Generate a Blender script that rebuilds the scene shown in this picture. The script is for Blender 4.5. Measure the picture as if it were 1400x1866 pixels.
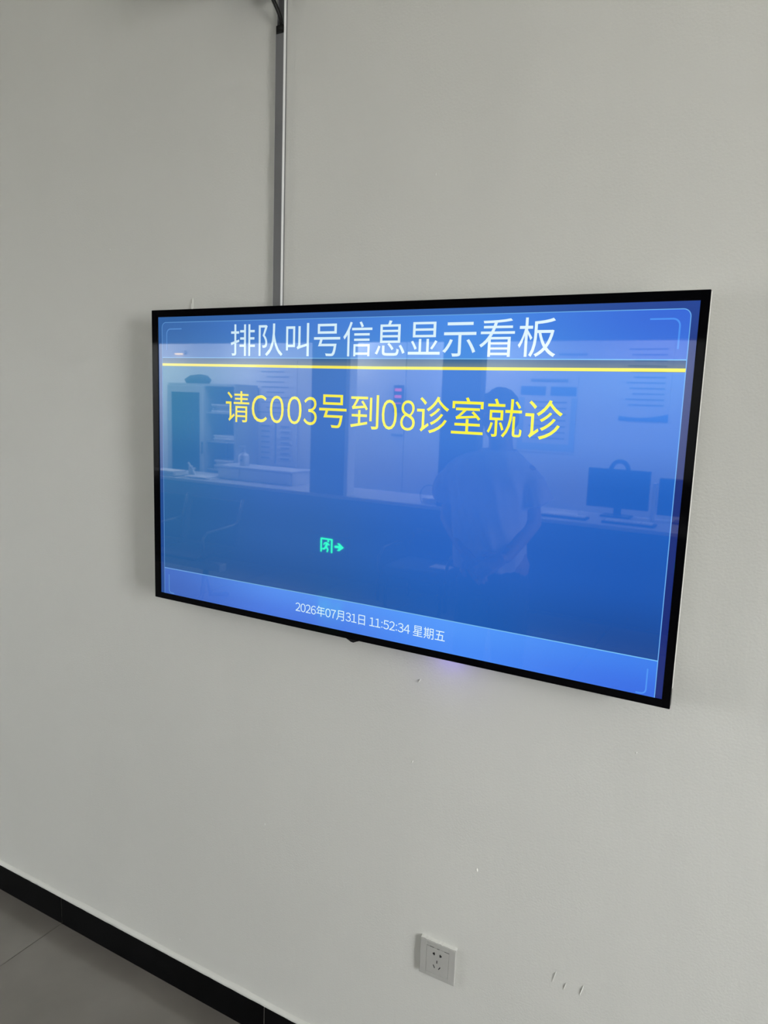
import bpy, bmesh, math, random
from mathutils import Vector, Matrix, Euler, noise

for o in list(bpy.data.objects):
    bpy.data.objects.remove(o, do_unlink=True)
SC = bpy.context.scene
COL = SC.collection
R = math.radians
random.seed(7)

# ------------------------------------------------------------------ camera
cam_d = bpy.data.cameras.new('camera')
cam = bpy.data.objects.new('camera', cam_d)
COL.objects.link(cam)
cam.location = (0.7546, -1.3831, 1.6893)
cam.rotation_euler = (R(81.272), R(-2.012), R(29.071))
cam_d.sensor_fit = 'VERTICAL'
cam_d.sensor_height = 24.0
cam_d.lens = 1330.35 * 24.0 / 1866.0
cam_d.clip_start = 0.02
SC.camera = cam

# ------------------------------------------------------------------ world: pale daylight sky over dull ground, seen only through the windows
SKY = 32.0
w = bpy.data.worlds.new('world')
SC.world = w
w.use_nodes = True
nt = w.node_tree
nt.nodes.clear()
tc = nt.nodes.new('ShaderNodeTexCoord')
sep = nt.nodes.new('ShaderNodeSeparateXYZ')
rmp = nt.nodes.new('ShaderNodeValToRGB')
mul = nt.nodes.new('ShaderNodeMath'); mul.operation = 'MULTIPLY_ADD'
mul.inputs[1].default_value = 0.5; mul.inputs[2].default_value = 0.5
bg = nt.nodes.new('ShaderNodeBackground')
wo = nt.nodes.new('ShaderNodeOutputWorld')
rmp.color_ramp.elements[0].position = 0.47
rmp.color_ramp.elements[0].color = (0.55, 0.53, 0.49, 1)
rmp.color_ramp.elements[1].position = 0.52
rmp.color_ramp.elements[1].color = (0.97, 0.985, 1.0, 1)
nt.links.new(tc.outputs['Generated'], sep.inputs[0])
nt.links.new(sep.outputs['Z'], mul.inputs[0])
nt.links.new(mul.outputs[0], rmp.inputs[0])
nt.links.new(rmp.outputs[0], bg.inputs['Color'])
bg.inputs['Strength'].default_value = SKY
nt.links.new(bg.outputs[0], wo.inputs[0])

# ------------------------------------------------------------------ view
SC.view_settings.view_transform = 'Standard'
SC.view_settings.look = 'None'
SC.view_settings.gamma = 1.0
SC.view_settings.use_curve_mapping = False
SC.view_settings.exposure = 0.0
SC.cycles.max_bounces = 10
SC.cycles.diffuse_bounces = 6
SC.cycles.glossy_bounces = 4
SC.cycles.sample_clamp_indirect = 6.0
SC.cycles.caustics_reflective = False
SC.cycles.caustics_refractive = False
SC.cycles.use_denoising = True


def portal(loc, rot, sx, sy):
    """tells the renderer where daylight enters through a window opening; gives off no light of its own"""
    d = bpy.data.lights.new('daylight_portal', 'AREA')
    d.shape = 'RECTANGLE'; d.size = sx; d.size_y = sy
    d.cycles.is_portal = True
    o = bpy.data.objects.new('daylight_portal', d)
    o.location = loc; o.rotation_euler = rot
    COL.objects.link(o)


# room: the corridor lies between y = 0 (screen wall) and y = -4.5 (reception front); the office lies behind the reception front
XL, XR = -8.6, 4.9
YF, YO = -4.5, -6.05
ZC = 3.05
WIN_R = (-2.95, -1.60, 0.95, 2.95)          # y0 y1 z0 z1 of the window in the end wall at XR
WIN_L = (-4.1, -3.0, 0.5, 2.4)          # window in the end wall at XL
WIN_O = (-5.95, -4.75, 0.9, 2.4)          # office end windows
portal((XR + 0.02, (WIN_R[0] + WIN_R[1]) / 2, (WIN_R[2] + WIN_R[3]) / 2), (0, R(90), 0), WIN_R[3] - WIN_R[2], WIN_R[1] - WIN_R[0])
portal((XL - 0.02, (WIN_L[0] + WIN_L[1]) / 2, (WIN_L[2] + WIN_L[3]) / 2), (0, R(-90), 0), WIN_L[3] - WIN_L[2], WIN_L[1] - WIN_L[0])


# ------------------------------------------------------------------ helpers
def lin(c):
    out = []
    for v in c[:3]:
        v = v / 255.0
        out.append(v / 12.92 if v <= 0.04045 else ((v + 0.055) / 1.055) ** 2.4)
    return tuple(out)


ORG = {}


def obj(name, bm, mat=None, parent=None, smooth=False, origin=None):
    if parent is not None:
        org = ORG[parent.name]
    elif origin is not None:
        org = Vector(origin)
    else:
        xs = [v.co for v in bm.verts]
        lo = Vector([min(p[i] for p in xs) for i in range(3)]); hi = Vector([max(p[i] for p in xs) for i in range(3)])
        org = Vector(((lo.x + hi.x) / 2, (lo.y + hi.y) / 2, lo.z))
    bmesh.ops.translate(bm, verts=bm.verts, vec=-org)
    me = bpy.data.meshes.new(name)
    bm.to_mesh(me); bm.free()
    if smooth:
        for p in me.polygons: p.use_smooth = True
    if mat is not None:
        for m in (mat if isinstance(mat, (list, tuple)) else [mat]): me.materials.append(m)
    o = bpy.data.objects.new(name, me)
    COL.objects.link(o)
    if parent is not None: o.parent = parent
    else: o.location = org
    ORG[o.name] = org
    return o


def thing(name, label, cat, loc, group=None):
    o = bpy.data.objects.new(name, None)
    o.empty_display_size = 0.05
    COL.objects.link(o)
    o.location = loc
    ORG[o.name] = Vector(loc)
    return tag(o, label, cat, group)


def tag(o, label=None, cat=None, group=None, kind=None):
    if label: o['label'] = label
    if cat: o['category'] = cat
    if group: o['group'] = group
    if kind: o['kind'] = kind
    return o


def struct(name, bm, mat, label=None, parent=None):
    o = obj(name, bm, mat, parent, origin=(0, 0, 0) if parent is None else None)
    if parent is None: tag(o, label, kind='structure')
    return o


def box(bm, x0, x1, y0, y1, z0, z1, bev=0.0, seg=2, mi=0):
    x0, x1 = min(x0, x1), max(x0, x1); y0, y1 = min(y0, y1), max(y0, y1); z0, z1 = min(z0, z1), max(z0, z1)
    t = bmesh.new()
    bmesh.ops.create_cube(t, size=1)
    for v in t.verts:
        v.co = Vector(((x0 + x1) / 2 + v.co.x * (x1 - x0), (y0 + y1) / 2 + v.co.y * (y1 - y0), (z0 + z1) / 2 + v.co.z * (z1 - z0)))
    if bev > 0:
        bmesh.ops.bevel(t, geom=t.edges[:], offset=bev, segments=seg, affect='EDGES', profile=0.5)
    for f in t.faces: f.material_index = mi
    merge(bm, t)
    return bm


def merge(bm, t):
    me = bpy.data.meshes.new('tmp')
    t.to_mesh(me); t.free()
    bm.from_mesh(me)
    bpy.data.meshes.remove(me)


def B(*a, **k):
    return box(bmesh.new(), *a, **k)


def tube(bm, pts, rad, n=10, close=True):
    """rings swept along a polyline; rad is a number or one per point"""
    pts = [Vector(p) for p in pts]
    rad = [rad] * len(pts) if not isinstance(rad, (list, tuple)) else rad
    rings = []
    up = None
    for i, p in enumerate(pts):
        d = (pts[min(i + 1, len(pts) - 1)] - pts[max(i - 1, 0)]).normalized()
        if up is None:
            up = d.orthogonal().normalized()
        else:
            up = (up - d * up.dot(d)).normalized()
        s = d.cross(up)
        rings.append([bm.verts.new(p + (up * math.cos(a) + s * math.sin(a)) * rad[i]) for a in [2 * math.pi * k / n for k in range(n)]])
    for a, b in zip(rings, rings[1:]):
        for k in range(n):
            bm.faces.new((a[k], a[(k + 1) % n], b[(k + 1) % n], b[k]))
    if close:
        bm.faces.new(rings[0][::-1]); bm.faces.new(rings[-1])
    return bm


def bez(p0, p1, p2, p3, n=14):
    p0, p1, p2, p3 = map(Vector, (p0, p1, p2, p3))
    out = []
    for i in range(n + 1):
        t = i / n
        out.append(p0 * (1 - t) ** 3 + p1 * 3 * t * (1 - t) ** 2 + p2 * 3 * t * t * (1 - t) + p3 * t ** 3)
    return out


def ell(bm, c, r, n=16, rot=None):
    t = bmesh.new()
    bmesh.ops.create_uvsphere(t, u_segments=n, v_segments=max(6, n // 2), radius=1)
    m = Matrix.Translation(Vector(c)) @ (Euler(rot).to_matrix().to_4x4() if rot else Matrix()) @ Matrix.Diagonal((*r, 1))
    bmesh.ops.transform(t, matrix=m, verts=t.verts)
    merge(bm, t)


def chain(bm, pts, rad, n=12):
    """tapered limb: cones with a ball at each joint (to be fused)"""
    for i, p in enumerate(pts):
        ell(bm, p, (rad[i],) * 3, n)
        if i:
            tube(bm, [pts[i - 1], p], [rad[i - 1], rad[i]], n)


def loft(bm, rings, n=24, p=2.0):
    """rings: (centre, rx, ry) stacked cross-sections; p > 2 squares them off"""
    vs = []
    for c, rx, ry in rings:
        row = []
        for k in range(n):
            a = 2 * math.pi * k / n
            ca, sa = math.cos(a), math.sin(a)
            row.append(bm.verts.new(Vector(c) + Vector((math.copysign(abs(ca) ** (2 / p), ca) * rx, math.copysign(abs(sa) ** (2 / p), sa) * ry, 0))))
        vs.append(row)
    for a, b in zip(vs, vs[1:]):
        for k in range(n):
            bm.faces.new((a[k], a[(k + 1) % n], b[(k + 1) % n], b[k]))
    bm.faces.new(vs[0][::-1]); bm.faces.new(vs[-1])
    return bm


def lathe(bm, c, prof, n=20):
    vs = [[bm.verts.new(Vector(c) + Vector((r * math.cos(2 * math.pi * k / n), r * math.sin(2 * math.pi * k / n), z))) for k in range(n)] for r, z in prof]
    for a, b in zip(vs, vs[1:]):
        for k in range(n):
            bm.faces.new((a[k], a[(k + 1) % n], b[(k + 1) % n], b[k]))
    bm.faces.new(vs[0][::-1]); bm.faces.new(vs[-1])
    return bm


def fuse(bm, voxel, smooth_it=3, wrinkle=None):
    """overlapping closed shapes -> one continuous surface"""
    me = bpy.data.meshes.new('tmp'); bm.to_mesh(me); bm.free()
    o = bpy.data.objects.new('tmp', me); COL.objects.link(o)
    m = o.modifiers.new('r', 'REMESH'); m.mode = 'VOXEL'; m.voxel_size = voxel
    s = o.modifiers.new('s', 'SMOOTH'); s.factor = 0.5; s.iterations = smooth_it
    dg = bpy.context.evaluated_depsgraph_get()
    me2 = bpy.data.meshes.new_from_object(o.evaluated_get(dg))
    bpy.data.objects.remove(o, do_unlink=True)
    out = bmesh.new(); out.from_mesh(me2)
    if wrinkle:
        out.normal_update()
        for v in out.verts:
            v.co += v.normal * wrinkle(v.co)
    return out


# ------------------------------------------------------------------ materials
def pmat(name, col, rough=0.5, metal=0.0, ior=1.5, bump=None, vary=0.0, vscale=6.0, spec=None):
    m = bpy.data.materials.new(name); m.use_nodes = True
    n = m.node_tree; p = n.nodes['Principled BSDF']
    p.inputs['Base Color'].default_value = (*col, 1)
    p.inputs['Roughness'].default_value = rough
    p.inputs['Metallic'].default_value = metal
    p.inputs['IOR'].default_value = ior
    if spec is not None: p.inputs['Specular IOR Level'].default_value = spec
    t = n.nodes.new('ShaderNodeTexCoord')
    if vary > 0:
        ns = n.nodes.new('ShaderNodeTexNoise'); ns.inputs['Scale'].default_value = vscale; ns.inputs['Detail'].default_value = 5
        n.links.new(t.outputs['Object'], ns.inputs['Vector'])
        r = n.nodes.new('ShaderNodeValToRGB')
        r.color_ramp.elements[0].position = 0.3; r.color_ramp.elements[1].position = 0.7
        r.color_ramp.elements[0].color = (*[c * (1 - vary) for c in col], 1)
        r.color_ramp.elements[1].color = (*[min(1, c * (1 + vary)) for c in col], 1)
        n.links.new(ns.outputs['Fac'], r.inputs[0])
        n.links.new(r.outputs[0], p.inputs['Base Color'])
    if bump:
        sc, dist = bump
        nb = n.nodes.new('ShaderNodeTexNoise'); nb.inputs['Scale'].default_value = sc; nb.inputs['Detail'].default_value = 3
        n.links.new(t.outputs['Object'], nb.inputs['Vector'])
        b = n.nodes.new('ShaderNodeBump'); b.inputs['Distance'].default_value = dist; b.inputs['Strength'].default_value = 1
        n.links.new(nb.outputs['Fac'], b.inputs['Height']); n.links.new(b.outputs[0], p.inputs['Normal'])
    return m


def emat(name, col, strength=1.0, rough=0.5):
    m = bpy.data.materials.new(name); m.use_nodes = True
    p = m.node_tree.nodes['Principled BSDF']
    p.inputs['Base Color'].default_value = (0.02, 0.02, 0.02, 1)
    p.inputs['Emission Color'].default_value = (*col, 1)
    p.inputs['Emission Strength'].default_value = strength
    p.inputs['Roughness'].default_value = rough
    return m


def wall_paint(name, col):
    """rolled white emulsion: orange-peel stipple, upright roller streaks and slow unevenness in the plaster"""
    m = bpy.data.materials.new(name); m.use_nodes = True
    n = m.node_tree; p = n.nodes['Principled BSDF']
    p.inputs['Roughness'].default_value = 0.62
    p.inputs['Specular IOR Level'].default_value = 0.35
    t = n.nodes.new('ShaderNodeTexCoord')

    def noi(scale, detail, stretch=None):
        v = t.outputs['Object']
        if stretch:
            mp = n.nodes.new('ShaderNodeMapping'); mp.inputs['Scale'].default_value = stretch
            n.links.new(v, mp.inputs['Vector']); v = mp.outputs[0]
        q = n.nodes.new('ShaderNodeTexNoise'); q.inputs['Scale'].default_value = scale; q.inputs['Detail'].default_value = detail
        n.links.new(v, q.inputs['Vector'])
        return q.outputs['Fac']
    r = n.nodes.new('ShaderNodeValToRGB')
    r.color_ramp.elements[0].position = 0.25; r.color_ramp.elements[1].position = 0.75
    r.color_ramp.elements[0].color = (*[c * 0.965 for c in col], 1); r.color_ramp.elements[1].color = (*[min(1, c * 1.03) for c in col], 1)
    n.links.new(noi(1.7, 4, (1, 1, 0.6)), r.inputs[0]); n.links.new(r.outputs[0], p.inputs['Base Color'])
    prev = None
    for fac, dist in ((noi(1.0, 2, (5, 5, 1.6)), 0.004), (noi(70, 2, (1, 1, 0.3)), 0.0005), (noi(220, 2), 0.00045)):
        b = n.nodes.new('ShaderNodeBump'); b.inputs['Distance'].default_value = dist; b.inputs['Strength'].default_value = 1
        n.links.new(fac, b.inputs['Height'])
        if prev: n.links.new(prev, b.inputs['Normal'])
        prev = b.outputs[0]
    n.links.new(prev, p.inputs['Normal'])
    return m


M = {}
M['wall'] = wall_paint('white_wall_paint', (0.74, 0.745, 0.705))
M['white_wall'] = pmat('office_white_paint', (0.82, 0.83, 0.83), 0.7, vary=0.02)
M['ceiling'] = pmat('ceiling_white', (0.80, 0.79, 0.76), 0.8, vary=0.02)
M['facade'] = pmat('dark_panelling', (0.045, 0.043, 0.045), 0.5, vary=0.15, vscale=3)
M['black_tile'] = pmat('black_glazed_tile', (0.0035, 0.0035, 0.004), 0.42, vary=0.3, vscale=9, spec=0.06)
M['grout'] = pmat('pale_grout', (0.60, 0.59, 0.56), 0.9)
M['caulk'] = pmat('white_filler', (0.66, 0.68, 0.67), 0.7, bump=(40, 0.0015), vary=0.07, vscale=20)
M['tile'] = pmat('grey_polished_tile', (0.178, 0.166, 0.147), 0.2, vary=0.12, vscale=3.5, spec=0.9)
M['floor_base'] = pmat('dark_joint', (0.03, 0.025, 0.02), 0.9)
M['alu'] = pmat('white_window_frame', (0.75, 0.76, 0.76), 0.4)
M['black_plastic'] = pmat('black_plastic', (0.006, 0.006, 0.007), 0.35, spec=0.2)
M['bezel'] = pmat('black_gloss_bezel', (0.002, 0.002, 0.003), 0.05, spec=0.08)
M['silver'] = pmat('silver_edge', (0.80, 0.80, 0.77), 0.4)
M['trunking'] = pmat('grey_trunking', (0.165, 0.165, 0.172), 0.35, spec=0.5, vary=0.04, vscale=15)
M['trunk_dark'] = pmat('grey_channel', (0.10, 0.10, 0.10), 0.5)
M['rubber'] = pmat('black_cable', (0.004, 0.004, 0.004), 0.25, spec=0.3)
M['socket'] = pmat('socket_plastic', (0.48, 0.48, 0.455), 0.32, vary=0.03, vscale=30)
M['socket_hole'] = pmat('socket_slot', (0.006, 0.006, 0.006), 0.6)
M['steel'] = pmat('brushed_steel', (0.20, 0.21, 0.22), 0.42, metal=0.9)
M['grey_steel'] = pmat('grey_painted_steel', (0.42, 0.44, 0.47), 0.4)
M['white_plastic'] = pmat('white_plastic', (0.78, 0.79, 0.80), 0.35)
M['paper'] = pmat('paper', (0.80, 0.81, 0.82), 0.8)
M['ink'] = pmat('grey_print', (0.22, 0.25, 0.32), 0.8)
M['blue_print'] = pmat('blue_print', (0.10, 0.24, 0.55), 0.7)
M['pale_blue'] = pmat('pale_blue_print', (0.45, 0.62, 0.82), 0.7)
M['dark_cloth'] = pmat('dark_cloth', (0.03, 0.032, 0.04), 0.85, bump=(200, 0.0006))
M['screen_back'] = pmat('monitor_plastic', (0.012, 0.012, 0.014), 0.4)
M['glass'] = None
g = bpy.data.materials.new('clear_glass'); g.use_nodes = True
gp = g.node_tree.nodes['Principled BSDF']
gp.inputs['Transmission Weight'].default_value = 1.0; gp.inputs['Roughness'].default_value = 0.0; gp.inputs['IOR'].default_value = 1.02
gp.inputs['Base Color'].default_value = (0.93, 0.96, 0.96, 1)
M['glass'] = g
M['skin'] = pmat('skin', (0.36, 0.20, 0.13), 0.55)
M['hair'] = pmat('black_hair', (0.008, 0.007, 0.007), 0.5, bump=(120, 0.002))
M['shirt'] = pmat('pale_shirt', (0.68, 0.62, 0.67), 0.85, vary=0.05, vscale=20)
M['trousers'] = pmat('dark_trousers', (0.02, 0.021, 0.028), 0.9)

# ================================================================== the setting
# floor: a dark bed with 800 mm tiles; the tiles near the screen wall are laid one by one, beyond them the bed carries the tile pattern
TX0, TS, TY0 = -1.12, 0.8, -0.012
fm = bpy.data.materials.new('tiled_floor'); fm.use_nodes = True
n = fm.node_tree; p = n.nodes['Principled BSDF']
t = n.nodes.new('ShaderNodeTexCoord')
mp = n.nodes.new('ShaderNodeMapping'); mp.inputs['Location'].default_value = (-TX0, -TY0, 0)
br = n.nodes.new('ShaderNodeTexBrick'); br.offset = 0.0; br.squash = 1.0
br.inputs['Scale'].default_value = 1.0; br.inputs['Brick Width'].default_value = TS; br.inputs['Row Height'].default_value = TS
br.inputs['Mortar Size'].default_value = 0.003; br.inputs['Mortar Smooth'].default_value = 0.0; br.inputs['Bias'].default_value = 0
br.inputs['Color1'].default_value = (0.178, 0.166, 0.147, 1); br.inputs['Color2'].default_value = (0.174, 0.163, 0.145, 1)
br.inputs['Mortar'].default_value = (0.03, 0.025, 0.02, 1)
n.links.new(t.outputs['Object'], mp.inputs['Vector']); n.links.new(mp.outputs[0], br.inputs['Vector']); n.links.new(br.outputs['Color'], p.inputs['Base Color'])
p.inputs['Roughness'].default_value = 0.2; p.inputs['Specular IOR Level'].default_value = 0.9
floor = struct('floor', B(XL, XR, YO, 0, -0.12, -0.004), fm, 'grey polished tile floor with thin dark joints')
tile_me = None
for i in range(-3, 2):
    for j in range(0, 2):
        x0 = TX0 + i * TS; y1 = TY0 - j * TS
        if tile_me is None:
            o = obj('floor_tile', B(0.0013, TS - 0.0013, -TS + 0.0013, -0.0013, -0.004, 0.0, bev=0.0006, seg=1), M['tile'], floor)
            tile_me = o.data
            for v in tile_me.vertices: pass
        else:
            o = bpy.data.objects.new('floor_tile', tile_me); COL.objects.link(o); o.parent = floor
        o.location = (x0, y1, 0)

ceiling = struct('ceiling', B(XL, XR, YF - 0.12, 0, ZC, ZC + 0.12), M['ceiling'], 'white painted ceiling above the corridor')
struct('ceiling_office', B(XL, XR, YO, YF - 0.12, 2.6, 2.72), M['ceiling'], 'white ceiling of the office behind the counter')

wall = struct('wall_back', B(XL, XR, 0, 0.15, -0.12, ZC), M['wall'], 'off-white plastered wall behind the screen')
struct('wall_office', B(XL, XR, YO - 0.12, YO, -0.12, 2.72), M['white_wall'], 'white office wall carrying notices, reflected in the screen')


def end_wall(name, x0, x1, wins, label):
    bm = bmesh.new()
    ys = [YO - 0.12]
    for (a, b, c, d) in sorted(wins):
        box(bm, x0, x1, ys[-1], a, -0.12, ZC + 0.12)
        box(bm, x0, x1, a, b, -0.12, c); box(bm, x0, x1, a, b, d, ZC + 0.12)
        ys.append(b)
    box(bm, x0, x1, ys[-1], 0.15, -0.12, ZC + 0.12)
    return struct(name, bm, M['wall'], label)


end_wall('wall_right', XR, XR + 0.12, [WIN_R], 'end wall with a tall window')
end_wall('wall_left', XL - 0.12, XL, [WIN_L, WIN_O], 'far end wall with two windows')


def window(name, x, wy, nm, label):
    a, b, c, d = wy
    t = 0.05
    bm = bmesh.new()
    box(bm, x - 0.03, x + 0.03, a, b, c, c + t); box(bm, x - 0.03, x + 0.03, a, b, d - t, d)
    box(bm, x - 0.03, x + 0.03, a, a + t, c + t, d - t); box(bm, x - 0.03, x + 0.03, b - t, b, c + t, d - t)
    root = struct(name, bm, M['alu'], label)
    for k in range(1, nm):
        y = a + (b - a) * k / nm
        obj('mullion', B(x - 0.025, x + 0.025, y - 0.02, y + 0.02, c + t, d - t), M['alu'], root)
    return root


window('window_1', XR + 0.06, WIN_R, 2, 'tall white framed window at the corridor end')
window('window_2', XL - 0.06, WIN_L, 3, 'tall white framed window at the far corridor end')
window('window_3', XL - 0.06, WIN_O, 2, 'white framed office window')

# reception front opposite the screen: dark low wall, two dark piers, dark lintel, openings between them
LZ, SZ = 2.2, 0.76
struct('wall_front', B(XL, XR, YF - 0.12, YF, 0, SZ - 0.001), M['facade'], 'dark panelled low wall of the reception front, mirrored in the screen')
struct('wall_lintel', B(XL, XR, YF - 0.12, YF, LZ, ZC), M['facade'], 'dark lintel over the reception openings, mirrored in the screen')
for a, b, lbl in ((XL, -7.6, 'dark end pier of the reception front'), (-3.22, -2.83, 'dark pier above the exit sign, mirrored in the screen'), (-1.88, -1.53, 'dark pier beside the person, mirrored in the screen'), (2.6, XR, 'dark closing panel of the reception front')):
    struct('pillar', B(a, b, YF - 0.12, YF, SZ + 0.033, LZ), M['facade'], lbl)
bm = bmesh.new(); box(bm, -2.829, -2.79, YF - 0.11, YF + 0.015, SZ + 0.032, LZ)
struct('trim_1', bm, M['white_wall'], 'white jamb beside the dark pier, mirrored in the screen')
bm = bmesh.new(); box(bm, -1.5, 2.6, YF, YF + 0.012, 0.0, 0.02)
struct('trim_2', bm, M['steel'], 'thin metal strip at the foot of the reception front')

# skirting: black tiles with pale joints under a bead of filler
base = struct('baseboard_back', B(XL, XR, -0.0118, 0, 0, 0.0865), M['grout'], 'black tile skirting along the foot of the wall')
sk_me = None
for i in range(-3, 4):
    x0 = -1.119 + i * 0.812
    if sk_me is None:
        o = obj('skirting_tile', B(0.0011, 0.8109, -0.0135, -0.001, 0.0005, 0.0885, bev=0.0006, seg=1), M['black_tile'], base)
        sk_me = o.data
    else:
        o = bpy.data.objects.new('skirting_tile', sk_me); COL.objects.link(o); o.parent = base
    o.location = (x0, 0, 0)
bm = bmesh.new()
xs = [-3.5 + 0.02 * k for k in range(200)]
prev = None
for x in xs:
    q = noise.noise(Vector((x * 5, 1.3, 0))); q2 = noise.noise(Vector((x * 17, 7.7, 0)))
    hgt = 0.0975 + 0.005 * q + 0.002 * q2; dep = 0.0060 + 0.002 * q2
    low = 0.0885 + 0.0012 * noise.noise(Vector((x * 23, 3.1, 0)))
    row = [bm.verts.new((x, -0.0122 - 0.001 * q, low)), bm.verts.new((x, -dep, low + 0.005 + 0.002 * q2)), bm.verts.new((x, -0.0003, hgt)), bm.verts.new((x, 0.004, hgt)), bm.verts.new((x, 0.004, low - 0.002)), bm.verts.new((x, -0.009, low - 0.002))]
    if prev:
        for k in range(6): bm.faces.new((prev[k], row[k], row[(k + 1) % 6], prev[(k + 1) % 6]))
    else: bm.faces.new(row)
    prev = row
bm.faces.new(prev[::-1])
bmesh.ops.recalc_face_normals(bm, faces=bm.faces[:])
obj('filler_bead', bm, M['wall'], base, smooth=True)

# chips, nibs and scratches standing proud of the plaster
def nib(x, z, wx, hz, d, ang, name='plaster_nib'):
    bm = bmesh.new()
    ca, sa = math.cos(ang), math.sin(ang)
    pts = []
    for k in range(8):
        a = 2 * math.pi * k / 8
        px, pz = math.cos(a) * wx * random.uniform(.75, 1.2), math.sin(a) * hz * random.uniform(.8, 1.15)
        pts.append(bm.verts.new((x + px * ca - pz * sa, 0.001, z + px * sa + pz * ca)))
    t1 = bm.verts.new((x + 0.1 * wx - hz * .4 * -sa * -1, -d, z + hz * .4 * ca)); t2 = bm.verts.new((x + hz * .4 * sa, -d * .7, z - hz * .4 * ca))
    for k in range(8):
        a, b = pts[k], pts[(k + 1) % 8]
        bm.faces.new((a, b, t1 if k < 4 else t2))
    bm.faces.new((pts[0], t1, t2)); bm.faces.new((pts[4], t2, t1))
    bmesh.ops.recalc_face_normals(bm, faces=bm.faces[:])
    return obj(name, bm, M['wall'], wall)


for (x, z, wx, hz, d, a) in ((0.0996, 1.084, 0.0025, 0.0075, 0.0035, -0.5), (0.258, 0.6877, 0.0022, 0.006, 0.003, 0.2), (-0.847, 2.0515, 0.003, 0.004, 0.003, 0),
                             (0.0909, 0.8911, 0.002, 0.005, 0.0025, -0.3), (-0.3207, 0.6022, 0.0025, 0.0025, 0.002, 0), (0.5613, 1.043, 0.003, 0.003, 0.002, 0),
                             (0.4404, 0.5101, 0.002, 0.020, 0.0025, -0.25), (0.4633, 0.4975, 0.002, 0.012, 0.0025, -0.25), (0.498, 0.5048, 0.002, 0.019, 0.003, -0.22),
                             (0.086, 2.135, 0.0015, 0.004, 0.0012, -0.1), (-0.62, 0.145, 0.004, 0.004, 0.002, 0)):
    nib(x, z, wx, hz, d, a)
# raised seam of old filler just above the screen
bm = bmesh.new(); box(bm, -0.5632, -0.5597, -0.0045, 0.001, 1.80, 1.906, bev=0.0008, seg=1); box(bm, -0.5602, -0.5585, -0.003, 0.001, 1.895, 1.918)
obj('plaster_seam', bm, M['wall'], wall)

# ================================================================== the screen
CZ = 1.5263
X0, X1, Z0, Z1 = -0.6255, 0.6195, CZ - 0.3555, CZ + 0.3570
DX, DZ0, DZ1 = 0.6048, CZ - 0.3402, CZ + 0.3402
tv = thing('wall_television', 'large wall-mounted television with a blue queue-calling screen and thin black bezel', 'television', (0, -0.03, Z0))
# black front frame
bm = bmesh.new()
FY0, FY1 = -0.0718, -0.0655
box(bm, X0, -DX, FY0, FY1, Z0, Z1, bev=0.0012); box(bm, DX, X1, FY0, FY1, Z0, Z1, bev=0.0012)
box(bm, -DX - .002, DX + .002, FY0, FY1, DZ1, Z1, bev=0.0012); box(bm, -DX - .002, DX + .002, FY0, FY1, Z0, DZ0, bev=0.0012)
obj('bezel', bm, M['bezel'], tv)
side = obj('side_trim', B(X0 + 0.0006, X1 - 0.0003, -0.0658, -0.0500, Z0 + 0.034, Z1 - 0.0006, bev=0.0008), M['silver'], tv)
side['label'] = 'bright silver edge strip'
obj('bottom_trim', B(X0 + 0.0008, X1 - 0.0008, -0.0658, -0.0505, Z0 + 0.0006, Z0 + 0.0342, bev=0.001), M['black_plastic'], tv)
obj('back_housing', B(X0 + 0.05, X1 - 0.05, -0.0542, -0.012, Z0 + 0.04, Z1 - 0.06, bev=0.008), M['black_plastic'], tv)
obj('wall_bracket', B(-0.26, 0.26, -0.0125, -0.0005, CZ - 0.12, CZ + 0.12, bev=0.002), M['black_plastic'], tv)
# small tab in the middle of the lower edge
bm = bmesh.new()
prof = [(-0.0495, Z0 + .002), (-0.0485, Z0), (-0.0365, Z0 - 0.0055), (-0.0305, Z0 - 0.006), (-0.0215, Z0 - .002), (-0.0160, Z0), (-0.0150, Z0 + .002)]
a = [bm.verts.new((x, -0.0710, z)) for x, z in prof]; b = [bm.verts.new((x, -0.058, z)) for x, z in prof]
bm.faces.new(a); bm.faces.new(b[::-1])
for k in range(len(prof)): bm.faces.new((a[k], b[k], b[(k + 1) % len(prof)], a[(k + 1) % len(prof)]))
bmesh.ops.recalc_face_normals(bm, faces=bm.faces[:])
obj('sensor_tab', bm, M['black_plastic'], tv)
# status light under the lower edge, washing the wall with violet
led = obj('status_light', B(0.163, 0.177, -0.052, -0.046, Z0 - 0.003, Z0 + 0.001, bev=0.001), emat('violet_led', (0.25, 0.2, 1.0), 6.0), tv)
ld = bpy.data.lights.new('status_glow', 'POINT'); ld.energy = 0.065; ld.color = (0.26, 0.18, 1.0); ld.shadow_soft_size = 0.006
lo = bpy.data.objects.new('status_glow', ld); COL.objects.link(lo); lo.parent = tv; lo.location = Vector((0.170, -0.040, Z0 - 0.006)) - ORG[tv.name]
obj('status_mount', B(0.155, 0.185, -0.0545, -0.044, Z0 - 0.0005, Z0 + 0.012, bev=0.001), M['black_plastic'], tv)


# the picture: panels of the page, one above the other by a hair, all under the same glossy surface
def screen_mat(name):
    m = bpy.data.materials.new(name); m.use_nodes = True
    n = m.node_tree; p = n.nodes['Principled BSDF']
    p.inputs['Base Color'].default_value = (0.004, 0.004, 0.005, 1)
    p.inputs['Roughness'].default_value = 0.02
    p.inputs['IOR'].default_value = 1.64
    a = n.nodes.new('ShaderNodeAttribute'); a.attribute_name = 'Col'
    n.links.new(a.outputs['Color'], p.inputs['Emission Color']); p.inputs['Emission Strength'].default_value = 1.0
    return m


SM = screen_mat('lit_screen')


def mixc(a, b, t):
    t = max(0.0, min(1.0, t))
    return tuple(x + (y - x) * t for x, y in zip(a, b))


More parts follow.
